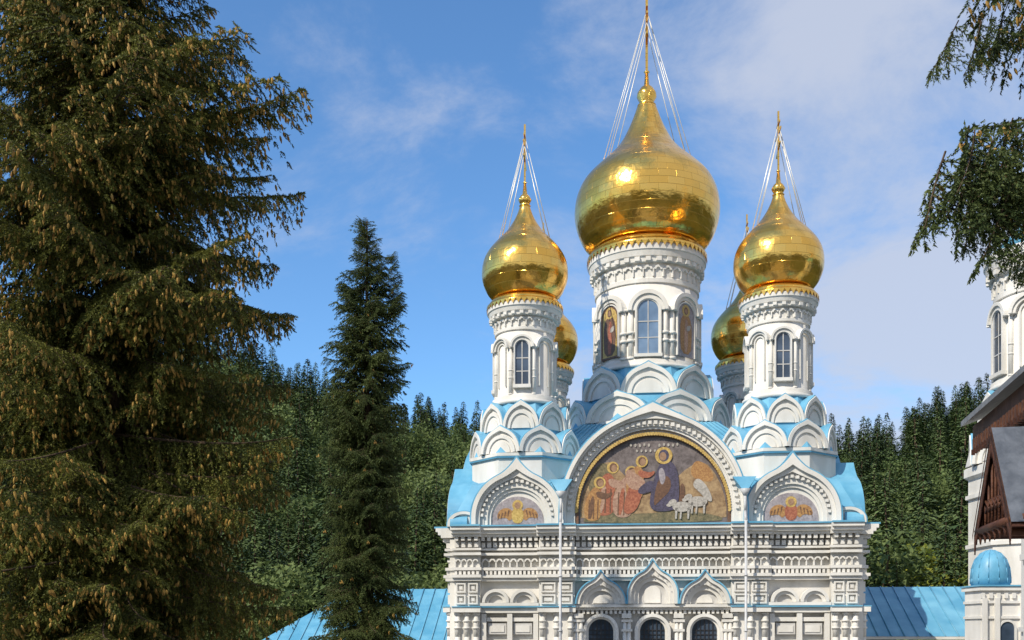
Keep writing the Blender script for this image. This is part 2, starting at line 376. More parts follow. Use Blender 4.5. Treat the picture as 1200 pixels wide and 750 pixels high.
for dx,dy in ((0,0),(-18,6)):
    E(822+dx,589+dy,11,6,14,mW); E(811+dx,584+dy,5,3.6,14.5,mW,.5); E(807+dx,587+dy,3,2,14.7,mW)
    P([(814+dx,590+dy),(817+dx,590+dy),(816+dx,603+dy),(814+dx,603+dy)],14,mW,0);P([(828+dx,590+dy),(831+dx,590+dy),(830+dx,603+dy),(828+dx,603+dy)],14,mW,0)
    P([(820+dx,592+dy),(822+dx,592+dy),(821+dx,603+dy),(819+dx,603+dy)],14.2,mW,0)
P([(815,570),(822,560),(834,572),(840,590),(832,588),(824,578)],9,mW)
for i in range(10):
    E(745+i*5.2 if i<5 else 752+i*5.2,522+(i%3)*.5,1.3,1.9,6,mW); 
for i in range(6): E(752+i*5.2,529,1.2,1.7,6,mW)
fm=F.mesh('facade')
ob('facade_front',fm,church)
ob('facade_rear',fm,church,(0,0,.004),pi,(.999,.997,1))
ob('facade_side',fm,church,(0,0,.008),pi/2,(7.93/XW,XW/8.02,1))
ob('facade_side_2',fm,church,(0,0,.012),-pi/2,(7.93/XW,XW/8.02,1))
D=MB()
for x in (fx(664),fx(874)):
    D.tube((x,-8.98,-7),(x,-8.98,4.0),.05,n=10,mat=PP); D.tube((x,-8.98,4.0),(x,-8.75,4.35),.05,n=10,mat=PP)
    D.tube((x,-8.75,4.3),(x,-8.75,4.9),.05,n=10,mat=PP); D.tube((x,-8.75,4.9),(x,-8.75,5.15),.06,.2,n=10,mat=PP)
    for z in (-2,0,2): D.tube((x,-8.98,z),(x,-8.98,z+.05),.075,n=10,mat=PP)
    D.add([(x-.42,-8.6,5.62),(x+.42,-8.6,5.62),(x+.1,-8.8,5.12),(x-.1,-8.8,5.12),(x-.42,-7.9,5.72),(x+.42,-7.9,5.72),(x+.1,-8.0,5.0),(x-.1,-8.0,5.0)],[(0,1,2,3),(4,7,6,5),(0,3,7,4),(1,5,6,2),(3,2,6,7),(0,4,5,1)],B)
ob('downpipes',D.mesh('downpipes'),church)

# ---- towers
def kok(mb,R,a,hw,zb,h,deep):
    mb.M=Matrix.Rotation(a,4,'Z'); ky=(h*.92)/hw
    mb.disc(0,zb,hw*.93,-R,-deep,W,ky=ky,tip=h*.06,n=20)
    mb.band(0,zb,hw*.86,hw,-R-.12,-deep,W,ky=ky,tip=h*.1,tipi=h*.05,n=20)
    mb.band(0,zb,hw,hw*1.035,-R-.07,-deep,B,ky=ky,tip=h*.12,tipi=h*.1,n=20)
    mb.band(0,zb,hw*.60,hw*.74,-R-.06,-R+.05,W,ky=ky,n=16)
    mb.disc(0,zb+.01,hw*.48,-R-.04,-R+.05,W,ky=ky,n=16)
    mb.M=None
def figure(mb,y,zb,h,w,robe,inner):
    mb.poly([(-.13*w,zb+h*.86),(.13*w,zb+h*.86),(.30*w,zb+h*.70),(.33*w,zb+h*.4),(.26*w,zb+.03*h),(-.26*w,zb+.03*h),(-.33*w,zb+h*.4),(-.30*w,zb+h*.70)],y-.004,robe,1)
    mb.poly([(-.05*w,zb+h*.78),(.12*w,zb+h*.72),(.1*w,zb+.08*h),(-.12*w,zb+.06*h)],y-.008,inner,1)
    mb.poly([(.02*w,zb+h*.6),(.26*w,zb+h*.66),(.24*w,zb+h*.54),(.04*w,zb+h*.5)],y-.010,mW,1)
    mb.ell(0,zb+h*.93,.22*w,.22*w,y-.008,mG); mb.ell(0,zb+h*.925,.11*w,.14*w,y-.012,mBr); mb.ell(0,zb+h*.92,.08*w,.10*w,y-.016,mK)
def drum(mb,rd,z0,z1,wz0,wz1,ww,big):
    mb.lathe([(rd+.24,z0),(rd+.24,z0+.12),(rd+.12,z0+.2),(rd+.16,z0+.3),(rd,z0+.4),(rd,z1)],48,W)
    cr=.15 if big else .085
    for k in range(8):
        a=pi/8+k*pi/4
        zt=wz1-ww*.7
        for da in ((-.07,.07) if big else (0,)):
            x,y=(rd+.03)*math.sin(a+da),-(rd+.03)*math.cos(a+da)
            mb.tube((x,y,z0+.3),(x,y,zt),cr*.75 if big else cr,n=10,mat=W)
            hs=(zt-z0-.3)
            for q in (.02,.35,.5,.94): mb.tube((x,y,z0+.3+hs*q),(x,y,z0+.3+hs*q+cr*.7),cr*1.15,n=10,mat=W)
    for k in range(8):
        a=k*pi/4; mb.M=Matrix.Rotation(a,4,'Z')
        hw=(rd*math.tan(pi/8)); zs=wz1-ww
        isw=(k%2==0)
        mb.band(0,zs,ww*1.28,ww*1.62,-rd-.10,-rd*.9,W,n=14)
        mb.band(0,zs,ww*1.62,min(hw*1.0,ww*2.0),-rd-.17,-rd*.86,W,n=14)
        if isw:
            mb.disc(0,wz0,ww,-rd-.03,-rd*.9,LG if big else GL,leg=wz1-ww-wz0)
            mb.band(0,wz0,ww,ww*1.12,-rd-.07,-rd*.9,W if big else PP,leg=wz1-ww-wz0); mb.band(0,wz0,ww*1.12,ww*1.3,-rd-.12,-rd*.9,W,leg=wz1-ww-wz0)
            mb.box(-.015,.015,-rd-.05,-rd+.1,wz0,wz1,W2); 
            for q in (.3,.6): mb.box(-ww,ww,-rd-.048,-rd+.1,wz0+(wz1-wz0)*q,wz0+(wz1-wz0)*q+.03,W2)
            mb.box(-ww*1.4,ww*1.4,-rd-.16,-rd*.9,wz0-.12,wz0,W)
        elif big:
            w2=ww*1.22
            mb.disc(0,wz0,w2,-rd-.05,-rd*.88,mBr if k in(7,3) else mL,leg=wz1-w2-wz0)
            mb.band(0,wz0,w2,w2*1.1,-rd-.1,-rd*.88,W,leg=wz1-w2-wz0)
            figure(mb,-rd-.055,wz0+.06,(wz1-wz0)*.9,w2*2.2,mBr if k in(7,3) else mO, mR if k in (7,3) else mP)
            if k in (7,3): mb.disc(0,wz0+.08,w2*.82,-rd-.052,-rd*.9,mG,leg=wz1-w2-wz0-.1)
        else:
            mb.band(0,wz0,ww*.8,ww*1.0,-rd-.05,-rd*.88,W,leg=wz1-ww-wz0); 
        mb.M=None
def cornice(mb,rd,z0,z1,ro,nd):
    h=z1-z0
    mb.lathe([(rd,z0),(rd+.06,z0+.02),(rd+.06,z0+h*.12),(rd+.02,z0+h*.14),(rd+.03,z0+h*.5),(rd+(ro-rd)*.5,z0+h*.52),(rd+(ro-rd)*.55,z0+h*.64),(rd+(ro-rd)*.75,z0+h*.66),(ro-.04,z0+h*.8),(ro,z0+h*.82),(ro,z0+h*.95),(ro-.05,z1)],64,W,smooth=False)
    for i in range(nd):
        mb.M=Matrix.Rotation(2*pi*i/nd,4,'Z'); w=2*pi*rd/nd
        mb.band(0,z0+h*.34,w*.22,w*.44,-rd-.11,-rd+.1,W,n=6); mb.box(-w*.5-.02,-w*.5+.02,-rd-.10,-rd+.1,z0+h*.16,z0+h*.36,W)
        mb.box(-w*.25,w*.25,-(rd+(ro-rd)*.8),-rd,z0+h*.53,z0+h*.63,W)
        mb.M=None
def onion(name,prof,n=96):
    P_=[prof[0]]+prof+[prof[-1]]; out=[]
    for i in range(1,len(P_)-2):
        p0,p1,p2,p3=[np.array(P_[i+d],float) for d in(-1,0,1,2)]
        for t in np.linspace(0,1,6,endpoint=False):
            out.append(.5*((2*p1)+(-p0+p2)*t+(2*p0-5*p1+4*p2-p3)*t*t+(-p0+3*p1-3*p2+p3)*t**3))
    out.append(np.array(prof[-1])); mb=MB(); mb.lathe([(max(.005,a),b) for a,b in out],n,G); return mb
def cross(mb,zb,zt,s,zc,rc):
    t=.03*s
    mb.box(-t,t,-t,t,zb,zt,G)
    h=zt-zb
    mb.box(-t*.8,t*.8,-.55*s,.55*s,zb+h*.62,zb+h*.62+t*1.8,G); mb.box(-t*.8,t*.8,-.28*s,.28*s,zb+h*.78,zb+h*.78+t*1.8,G)
    mb.add([(-t,-.36*s,zb+h*.42),(t,-.36*s,zb+h*.42),(t,.36*s,zb+h*.3),(-t,.36*s,zb+h*.3),(-t,-.36*s,zb+h*.42+t*2),(t,-.36*s,zb+h*.42+t*2),(t,.36*s,zb+h*.3+t*2),(-t,.36*s,zb+h*.3+t*2)],[(0,3,2,1),(4,5,6,7),(0,1,5,4),(1,2,6,5),(2,3,7,6),(3,0,4,7)],G)
    mb.lathe([(.01,zb-.02),(t*2.6,zb+t*2),(.01,zb+t*4)],10,G)
    for sx,sy in((-1,-.7),(1,-.7),(-1,.7),(1,.7)):
        q=(sx*rc*.75,sy*rc*.7,zc)
        mb.tube((0,sy*.2*s,zb+h*.62),q,.013*(1+.3*s),n=4,mat=CH)
        mb.tube((0,0,zb+h*.80),(sx*rc*.9,sy*rc*.35,zc-.1),.011*(1+.3*s),n=4,mat=CH)
def skirt(mb,r,z,n,h,r2=None):
    for i in range(n):
        a0=2*pi*i/n;a1=2*pi*(i+1)/n;am=(a0+a1)/2
        mb.add([(r*math.cos(a0),r*math.sin(a0),z),(r*math.cos(a1),r*math.sin(a1),z),((r-.0)*math.cos(am),(r-.0)*math.sin(am),z-h)],[(0,1,2)],G)
T=MB()
T.lathe([(2.2,4.6),(2.2,6.74),(2.28,6.78),(2.28,6.9),(2.0,6.92)],8,W,smooth=False,ph=pi/8)
T.lathe([(2.3,6.70),(2.32,6.74),(2.22,6.77)],8,B,smooth=False,ph=pi/8,cap=False)
T.lathe([(2.12,6.93),(1.75,7.8),(1.72,7.9)],8,B,smooth=False,ph=pi/8); T.lathe([(1.74,7.86),(1.72,7.95),(1.35,9.05)],8,B,smooth=False,ph=pi/8)
for k in range(8):
    kok(T,1.98,pi/8+k*pi/4,.86,6.93,1.02,1.2)
    kok(T,1.62,k*pi/4,.71,7.92,1.06,1.0)
drum(T,1.16,9.0,12.1,9.72,11.45,.25,False)
cornice(T,1.16,11.9,13.0,1.52,26)
tm=T.mesh('small_tower')
s=.0342
pr=[(38,345),(45,336),(50,324),(51,312),(49,300),(43.5,289),(34,277.5),(23,266),(14.5,254),(9,243),(6,234)]
O=onion('x',[(r*s,(740-z)*s-.08) for r,z in pr])
zb=(740-234)*s-.08
O.lathe([(.2,zb-.02),(.24,zb+.02),(.16,zb+.06),(.2,zb+.12),(.27,zb+.26),(.2,zb+.4),(.1,zb+.5),(.05,zb+.95)],24,G)
O.lathe([(1.36,12.98),(1.54,13.0),(1.54,13.1),(1.45,13.13),(1.45,13.2),(1.36,13.32),(1.2,13.36)],64,G)
skirt(O,1.56,13.06,44,.2)
cross(O,zb+.9,20.55,1.1,15.9,1.15)
om=O.mesh('onion_dome_small')
for i,(x,y) in enumerate(((-5.03,-5.03),(5.03,-5.03),(-5.03,5.03),(5.03,5.03))):
    ob('corner_tower',tm,church,(x,y,0)); ob('gilded_onion_dome',om,church,(x,y,0),i*.7)
T=MB()
T.lathe([(3.6,8.8),(2.95,9.95),(2.9,10.1)],8,B,smooth=False,ph=pi/8); T.lathe([(2.92,10.02),(2.9,10.1),(2.45,11.4)],8,B,smooth=False,ph=pi/8)
for k in range(8):
    kok(T,3.35,pi/8+k*pi/4,1.42,8.86,1.22,2.2)
    kok(T,2.74,k*pi/4,1.18,10.08,1.28,1.8)
drum(T,2.26,11.3,15.0,11.85,14.15,.43,True)
cornice(T,2.26,14.9,16.55,2.62,34)
tm=T.mesh('central_tower'); ob('central_tower',tm,church)
s=.0383
pr=[(64,292),(73,284),(80,270),(84,254),(84,240),(81,226),(74,212),(61,198),(45,183),(32,168),(23,152),(16,136),(11,122)]
O=onion('x',[(r*s,(740-z)*s-.1) for r,z in pr],128)
zb=(740-122)*s-.1
O.lathe([(.36,zb-.02),(.42,zb+.04),(.3,zb+.1),(.3,zb+.16),(.44,zb+.42),(.42,zb+.6),(.28,zb+.82),(.12,zb+.95),(.07,zb+1.5)],28,G)
O.lathe([(2.4,16.5),(2.66,16.55),(2.66,16.7),(2.55,16.75),(2.55,16.85),(2.45,16.95),(2.2,17.1)],96,G)
skirt(O,2.69,16.62,60,.26)
cross(O,zb+1.45,28.6,1.7,20.6,2.3)
ob('gilded_central_dome',O.mesh('onion_dome_big'),church)
# fix: crosses must stay aligned with the church axis
for o in COL.objects:
    if o.name.startswith('gilded_onion_dome'): o.rotation_euler=(0,0,0)

# wings
Wg=MB()
def wing(x0,x1,hipx,zr,ze):
    Wg.box(min(x0,x1)+.4,max(x0,x1)-.4,-3.2,3.2,-7,ze-.25,W)
    ya,yb=-3.9,3.9
    vs=[(x0,ya,ze),(x1,ya,ze),(hipx,0,zr),(x0,0,zr),(x0,yb,ze),(x1,yb,ze)]
    Wg.add(vs,[(0,1,2,3),(4,5,2,3),(1,5,2)],B)
    Wg.box(min(x0,x1),max(x0,x1),-3.95,3.95,ze-.12,ze-.01,W)
    n=int(abs(x1-x0)/.5)
    for i in range(n):
        x=x0+(x1-x0)*(i+.5)/n
        f=1. if (abs(x-x0)<abs(hipx-x0)) else (abs(x1-x))/abs(x1-hipx)
        Wg.tube((x,ya,ze+.02),(x,ya+3.9*f,ze+(zr-ze)*f+.02),.03,n=4,mat=B)
    for i in range(int(abs(x1-x0)/.28)):
        c=min(x0,x1)+.14+.28*i; Wg.band(c,ze-.3,.05,.13,-3.96,-3.85,W,n=6)
wing(-7.3,-16.6,-13.5,1.95,-.45); wing(7.3,17.2,16.0,1.95,-.2)
ob('side_wings',Wg.mesh('side_wings'),church)

bt=empty('bell_tower',(19.0,36.5,HC)); T=MB()
T.lathe([(2.5,-7),(2.5,5.5),(2.65,5.6),(2.65,5.9),(2.45,6.0)],8,W,smooth=False,ph=pi/8)
T.lathe([(2.6,6.0),(2.2,7.6),(1.7,8.9)],8,W2,smooth=False,ph=pi/8)
for z in (1.2,3.0,4.8): T.lathe([(2.5,z-.02),(2.6,z),(2.6,z+.14),(2.5,z+.16)],8,W,smooth=False,ph=pi/8)
for k in range(8):
    kok(T,2.35,pi/8+k*pi/4,.95,5.95,1.2,1.3); kok(T,1.95,k*pi/4,.8,7.2,1.3,1.2)
drum(T,1.62,8.6,12.0,9.2,11.4,.32,False); cornice(T,1.62,11.8,13.4,2.0,26)
T.lathe([(1.95,13.4),(1.2,14.1),(.5,14.8),(.4,15.6)],24,B)
T.lathe([(.4,15.5),(.6,15.8),(.62,16.1),(.4,16.5),(.12,16.9),(.05,17.6)],24,G)
ob('tower_body',T.mesh('bell_tower'),bt)
pv=empty('white_pavilion',(14.7,32.3,HC)); T=MB()
T.box(-.8,4,-2,-.6,-9.1,1.6,W); T.box(-.9,4.1,-2.12,-.5,1.6,1.74,W); T.box(-.94,4.1,-2.16,-.46,1.76,1.81,B)
T.lathe([(.72,1.8),(.74,2.1),(.70,2.5),(.58,2.85),(.38,3.1),(.15,3.22),(.02,3.26)],24,B,cx=-.1,cy=-1.3)
for k in range(12):
    a=k*pi/6; pr_=[(.74,1.9),(.74,2.1),(.70,2.5),(.58,2.85),(.38,3.1),(.15,3.22)]
    for (r0,za),(r1,zb_) in zip(pr_[:-1],pr_[1:]): T.tube((-.1+r0*math.cos(a),-1.3+r0*math.sin(a),za),(-.1+r1*math.cos(a),-1.3+r1*math.sin(a),zb_),.02,n=4,mat=B)
for z in (-.6,.5,1.1): T.box(-.86,4.05,-2.08,-.58,z,z+.1,W)
for i in range(16): T.box(-.8+i*.3,-.68+i*.3,-2.1,-1.9,1.3,1.5,W)
for x in (-.78,-.3,.7,1.7): T.box(x,x+.18,-2.14,-1.9,-9.1,1.3,W)
for x in (0.2,1.2): T.disc(x,-1.8,.28,-2.05,-1.9,GL,leg=1.9); T.band(x,-1.8,.28,.36,-2.1,-1.9,W,leg=1.9)
ob('pavilion_body',T.mesh('pavilion'),pv,scale=.77)
hs=empty('white_house_with_carved_porch',(0,0,HC)); T=MB()
T.M=Matrix.Rotation(-math.radians(12),4,'Z')
def hx(x,y):
    v=T.M.inverted()@Vector((x,y,0)); return v.x,v.y
ex,ey1=hx(9.0,20.0); _,ey0=hx(8.0,15.5)
ey0-=9
T.box(ex+.75,ex+8,ey0,ey1-.5,-7,3.75,W)
T.box(ex-.0,ex+8,ey0-.3,ey1,3.72,4.0,BW)
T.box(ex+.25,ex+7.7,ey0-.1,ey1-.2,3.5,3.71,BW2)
T.add([(ex-.2,ey0-.5,4.02),(ex-.2,ey1+.1,4.02),(ex+4,ey1+.1,5.6),(ex+4,ey0-.5,5.6),(ex-.2,ey0-.5,4.12),(ex-.2,ey1+.1,4.12),(ex+4,ey1+.1,5.7),(ex+4,ey0-.5,5.7)],[(0,1,2,3),(4,5,6,7),(0,1,5,4),(1,2,6,5),(0,3,7,4)],GM)
y=ey0
while y<ey1-.1:
    T.box(ex-.03,ex+.04,y,y+.09,3.5,3.73,BW); T.box(ex-.06,ex+.0,y+.02,y+.06,3.42,3.52,BW2); T.box(ex+.1,ex+.5,y,y+.1,3.55,3.70,BW); y+=.2
T.box(ex+.7,ex+.8,ey0,ey1-.48,3.1,3.3,W)
for y in (ey1-1.9,ey1-3.5): 
    T.box(ex+.70,ex+.76,y,y+.8,-.6,1.2,GL); T.box(ex+.66,ex+.78,y-.12,y-.01,-.7,1.3,W); T.box(ex+.66,ex+.78,y+.81,y+.92,-.7,1.3,W); T.box(ex+.6,ex+.78,y-.15,y+.95,1.31,1.42,W)
for z in (-1.2,.0,1.9): T.box(ex+.7,ex+.8,ey0,ey1-.49,z,z+.08,W)
T.M=None
A=Vector((7.62,16.0,3.12)); Lf=Vector((7.82,17.0,1.65)); Rt=Vector((7.42,15.0,1.65)); dpt=Vector((3.0,-.6,0))
def quad(a,b,c,d,m): T.add([tuple(a),tuple(b),tuple(c),tuple(d)],[(0,1,2,3)],m)
up=Vector((0,0,.07)); fw=Vector((-.12,.02,0))
for E_ in (Lf,Rt):
    o=(E_-A)*1.08
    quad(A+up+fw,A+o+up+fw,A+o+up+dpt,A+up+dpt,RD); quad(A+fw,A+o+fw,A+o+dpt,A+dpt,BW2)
    for i in range(1,7):
        q=dpt*(i/7); T.tube(A+up+q,A+o+up+q,.02,n=4,mat=RD)
    n=10
    for i in range(n):
        a=A+o*(i/n)+fw; b=A+o*((i+1)/n)+fw; dn=Vector((0,0,-.20)); q=(a+b)/2+Vector((0,0,-.34))
        T.add([tuple(a+up),tuple(b+up),tuple(b+dn),tuple(q),tuple(a+dn)],[(0,1,2,3,4)],BW)
        T.add([tuple(v+Vector((-.03,0,0))) for v in (a+up,b+up,b-up*.3,a-up*.3)],[(0,1,2,3)],BW2)
        T.tube(a+dn,q,.012,n=4,mat=BW2)
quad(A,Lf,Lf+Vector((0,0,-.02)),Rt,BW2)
for i in range(9):
    t=(i+1)/10; p=Lf+(Rt-Lf)*t; hh=(1-abs(2*t-1))*1.4
    T.tube(p+fw*.5,p+Vector((0,0,hh))+fw*.5,.022,n=5,mat=BW)
    if 1<i<8:
        T.tube(p+fw*.55+Vector((0,-.1,.25)),p+fw*.55+Vector((0,.1,.45)),.02,n=4,mat=BW); T.tube(p+fw*.55+Vector((0,.1,.25)),p+fw*.55+Vector((0,-.1,.45)),.02,n=4,mat=BW)
T.tube(Lf+fw*.6,Rt+fw*.6,.07,n=6,mat=BW)
for i in range(7):
    t=(i+.5)/7; p=Lf+(Rt-Lf)*t+fw*.6; T.tube(p,p+Vector((0,0,-.22)),.05,.01,n=5,mat=BW)
for E_ in (Lf,Rt):
    T.tube(E_+Vector((.05,0,0)),E_+Vector((2.6,-.5,0)),.08,n=6,mat=BW)
ob('house_body',T.mesh('house'),hs)

# ---------------------------------------------------------------- terrain
AZ=[-180,-140,-100,-60,-35,-26,-17,-14,-10,-6,-2,8,17,19.5,23.8,27,40,70,110,150,180]
RH=[30,34,32,38,46,48,47,46,42,38,35,31,31,30,37,38,38,36,34,32,30]
def height(x,y):
    d=math.hypot(x,y); az=math.degrees(math.atan2(x,y)); R=np.interp(az,AZ,RH)
    t=min(1,max(0,(d-62)/145)); t=t*t*(3-2*t)
    return R*t - max(0,d-230)*.06*(1 if d<700 else 700/d) + (math.sin(x*.06)+math.cos(y*.05+1))*1.2*t
radii=[0,10,20,30,40,50,60,70,80,90,100,112,125,140,155,170,185,200,215,240,300,400,600,900,1500,2500]
na=120; vs=[(0,0,0)]; fs=[]
for r in radii[1:]:
    for i in range(na):
        a=2*pi*i/na; x,y=r*math.sin(a),r*math.cos(a); vs.append((x,y,height(x,y)))
for i in range(na): fs.append((0,1+i,1+(i+1)%na))
for k in range(len(radii)-2):
    for i in range(na):
        j=(i+1)%na; o=1+k*na; fs.append((o+i,o+na+i,o+na+j,o+j))
me=bpy.data.meshes.new('ground'); me.from_pydata(vs,[],fs); me.materials.append(GROUND); me.polygons.foreach_set('use_smooth',[True]*len(fs)); me.update(); ob('ground',me)
pv_=MB(); pv_.add([(-14,-12,.006),(26,-12,.006),(26,60,.006),(-14,60,.006)],[(0,1,2,3)],0); ob('paved_churchyard',pv_.mesh('paving',[PAVE]))

# ---------------------------------------------------------------- vegetation
def tri_mesh(name,V,mi,mats,extra=None):
    if extra is not None:
        tv=[];tm_=[]
        for f,m in zip(extra.f,extra.m):
            for i in range(1,len(f)-1): tv.append((extra.v[f[0]],extra.v[f[i]],extra.v[f[i+1]])); tm_.append(m)
        V=np.concatenate([V,np.array(tv,float).reshape(-1,3,3)]); mi=np.concatenate([mi,np.array(tm_,int)])
    if name is None: return V.astype(np.float32),mi.astype(np.int32)
    n=len(V); me=bpy.data.meshes.new(name)
    me.vertices.add(3*n); me.vertices.foreach_set('co',V.astype(np.float32).ravel())
    me.loops.add(3*n); me.loops.foreach_set('vertex_index',np.arange(3*n,dtype=np.int32))
    me.polygons.add(n); me.polygons.foreach_set('loop_start',np.arange(n,dtype=np.int32)*3)
    for m in mats: me.materials.append(m)
    me.polygons.foreach_set('material_index',mi.astype(np.int32))
    me.update(calc_edges=True); return me
def nrm(a): return a/np.maximum(1e-9,np.linalg.norm(a,axis=-1,keepdims=True))
def branch(L,seed,ncone,dens=.85,Kn=9):
    r=np.random.default_rng(seed); tw_s=[];tw_d=[];tw_l=[];ex=MB();cones=[]
    def axis(t): return np.array([L*t,.06*L*math.sin(3*t+seed),-.16*L*t**1.3+.10*L*t**4])
    prev=axis(0)
    for i in range(1,9):
        p=axis(i/8); ex.tube(prev,p,.024*L/3*(1.1-(i-1)/8)+.003,.024*L/3*(1.1-i/8)+.003,n=4,mat=1); prev=p
    s=.12*L
    while s<L:
        t=s/L; p=axis(t); ax=nrm(axis(min(1,t+.02))-axis(t-.02))
        for sd in(-1,1):
            ll=(min(.36*L,1.0)*(1-t)**.55*r.uniform(.5,1.2)+.10)
            th=math.radians(r.uniform(45,70)); d=np.array([ax[0]*math.cos(th),sd*math.sin(th),ax[2]*.5+r.uniform(-.15,.1)]); d=nrm(d)
            hang=r.uniform(.6,1.9)
            u=0; step=.075/dens
            lat=lambda u: p+d*u+np.array([0,0,-hang*u**1.5])
            while u<ll:
                q=lat(u); dd=nrm(lat(u+.03)-lat(u)); side=np.array([-dd[1],dd[0],0]); side=nrm(side)
                for s2 in(-1,1):
                    tw_s.append(q); tw_d.append(nrm(dd*.75+side*s2*r.uniform(.35,.8)+np.array([0,0,-r.uniform(0,.8)]))); tw_l.append(r.uniform(.10,.20)*(1-.4*u/ll))
                tw_s.append(q); tw_d.append(dd); tw_l.append(step*1.3)
                u+=step
            tw_s.append(lat(ll)); tw_d.append(dd); tw_l.append(.12)
            ex.tube(p,lat(ll*.5),.008,.006,n=3,mat=1)
            if r.random()<ncone:
                for _ in range(r.integers(1,5)): cones.append(lat(ll*r.uniform(.45,1.05)))
        s+=.105/dens
    st=np.array(tw_s);d=nrm(np.array(tw_d));l=np.array(tw_l); n=len(st)
    tt=(np.arange(Kn)+.5)/Kn; base=st[:,None]+d[:,None]*(l[:,None]*tt[None])[...,None]
    up=np.array([0,0,1.]); a=nrm(np.cross(d,up+r.normal(0,.05,(n,3)))); b=np.cross(d,a)
    ph=r.uniform(0,2*pi,(n,Kn)); rad=a[:,None]*np.cos(ph)[...,None]+b[:,None]*np.sin(ph)[...,None]
    nd=nrm(d[:,None]*.8+rad*.75); w=nrm(np.cross(nd,rad+r.normal(0,.4,rad.shape)))
    ln=r.uniform(.032,.052,(n,Kn))[...,None]; hw=.0115
    V=np.stack([base-w*hw,base+w*hw,base+nd*ln],axis=2).reshape(-1,3,3)
    mi=np.zeros(len(V),int)
    for c in cones:
        h=r.uniform(.07,.13); q=np.array(c)+r.normal(0,.035,3)-np.array([0,0,.02]); m=5
        rings=[(.006,0),(.018,-.25*h),(.019,-.6*h),(.004,-h)]
        vs=[(q[0]+rr*math.cos(2*pi*i/m),q[1]+rr*math.sin(2*pi*i/m),q[2]+z) for rr,z in rings for i in range(m)]
        ex.add(vs,[(k*m+i,k*m+(i+1)%m,(k+1)*m+(i+1)%m,(k+1)*m+i) for k in range(3) for i in range(m)],2)
    return tri_mesh(None,V,mi,None,ex)
LEN=[.9,1.8,3.0]
BR={}
for key,nc in (('L',.8),('D',.05)):
    BR[key]=[[branch(l,i*7+j+(50 if key=='D' else 0),nc*(1 if l>1 else .5)) for j in range(4)] for i,l in enumerate(LEN)]
class Tree:
    def __init__(s,name,loc): s.root=empty(name,loc); s.V=[]; s.m=[]
    def done(s,needle):
        me=tri_mesh('crown',np.concatenate(s.V),np.concatenate(s.m),[needle,BARK,CONE]); ob('crown',me,s.root)
def place(par,key,pos,az,pitch,R,roll=0,r=random):
    i=0 if R<1.2 else (1 if R<2.3 else 2)
    V,m=r.choice(BR[key][i]); sc=R/LEN[i]
    M=np.array(Matrix.Rotation(az,4,'Z')@Matrix.Rotation(-pitch,4,'Y')@Matrix.Rotation(roll,4,'X'))[:3,:3]*sc
    par.V.append((V@M.T.astype(np.float32)+np.array(pos,np.float32))); par.m.append(m)
def trunk(root,H,tr,n=10):
    tk=MB()
    for i in range(n): tk.tube((0,0,H*i/n),(0,0,H*(i+1)/n+.02),tr*(1-i/n)+.02,tr*(1-(i+1)/n)+.02,n=10)
    ob('trunk',tk.mesh('trunk',[BARK]),root)
def spruce(name,base,H,zlow,prof,key,seed,step=.30,per=5,trunk_r=.3,rag=.2):
    r=random.Random(seed); T_=Tree(name,base); trunk(T_.root,H,trunk_r)
    z=zlow
    while z<H-.15:
        R=prof(z)
        for k in range(per):
            az=r.uniform(0,2*pi); RR=max(.25,R*r.uniform(1-1.7*rag,1+rag*.35)); t=(z-zlow)/(H-zlow)
            pitch=math.radians(-14+50*t**2+r.uniform(-14,12))
            place(T_,key,(0,0,z+r.uniform(-.12,.12)),az,pitch,RR,r.uniform(-.5,.5),r)
        z+=step*(.6+.5*min(1,R/2))
    for k in range(3): place(T_,key,(0,0,H-.5),r.uniform(0,6),math.radians(78),.6,0,r)
    return T_
x0=(130-600)*18/1200
HB=21.5
def prof_big(z):
    zr=z-HC
    w=np.interp(zr,[-7,0,2,3.6,5.0,6.4,8.4,9.4,10.5,11.2,12.5,14.5],[3.3,3.05,3.15,3.1,2.75,3.2,3.15,2.9,2.1,1.85,1.3,.3])
    return float(w*(1+.10*math.sin(zr*4.3)))
spruce('spruce_tree',(x0,18,0),HB,4.5,prof_big,'L',3,step=.29,per=8,trunk_r=.34,rag=.26).done(NEEDLE)
def prof_n(z):
    zr=z-HC; return float(np.interp(zr,[-7,0,3,6,8.5,10.5,12],[2.1,1.75,1.5,1.3,1.15,.6,.2]))
x1=(430-600)*30/1200
t2=spruce('spruce_tree',(x1,30,0),HC+12.0,5.0,prof_n,'D',11,step=.25,per=7,trunk_r=.22)
r=random.Random(5)
for z in np.arange(HC+9.2,HC+11.1,.16):
    for k in range(4): place(t2,'D',(.62,.1,z),r.uniform(0,6.28),math.radians(35),.25+.3*(HC+11.3-z)/2,0,r)
t2.done(NEEDLE_D)
x2=(1420-600)*12/1200
rt=Tree('spruce_tree',(x2,12,0)); trunk(rt.root,22,.3)
r=random.Random(9)
for zr in np.arange(5.9,14.5,.4):
    for k in range(4):
        az=r.uniform(0,2*pi)
        if abs(math.atan2(math.sin(az-pi),math.cos(az-pi)))<.75: continue
        place(rt,'D',(0,0,HC+zr),az,math.radians(-18),2.6*max(.2,(1-(zr-5.6)/10)),r.uniform(-.3,.3),r)
for (zr,az,pit,R,ro) in ((6.7,pi+.05,-12,2.95,.2),(6.55,pi-.18,-20,2.9,-.2),(6.4,pi+.2,-24,2.7,.1),(6.25,pi-.05,-27,2.6,.3),(6.2,pi+.3,-30,2.7,.3),(6.6,pi+.35,-20,2.6,0),
      (8.4,pi+.02,-14,2.95,.2),(8.3,pi-.2,-20,2.7,.1),(8.0,pi+.22,-18,2.5,-.2),(9.0,pi+.1,-14,2.8,0),(6.5,pi-.35,-22,2.8,0)):
    place(rt,'L',(0,0,HC+zr),az,math.radians(pit),R,ro,r)
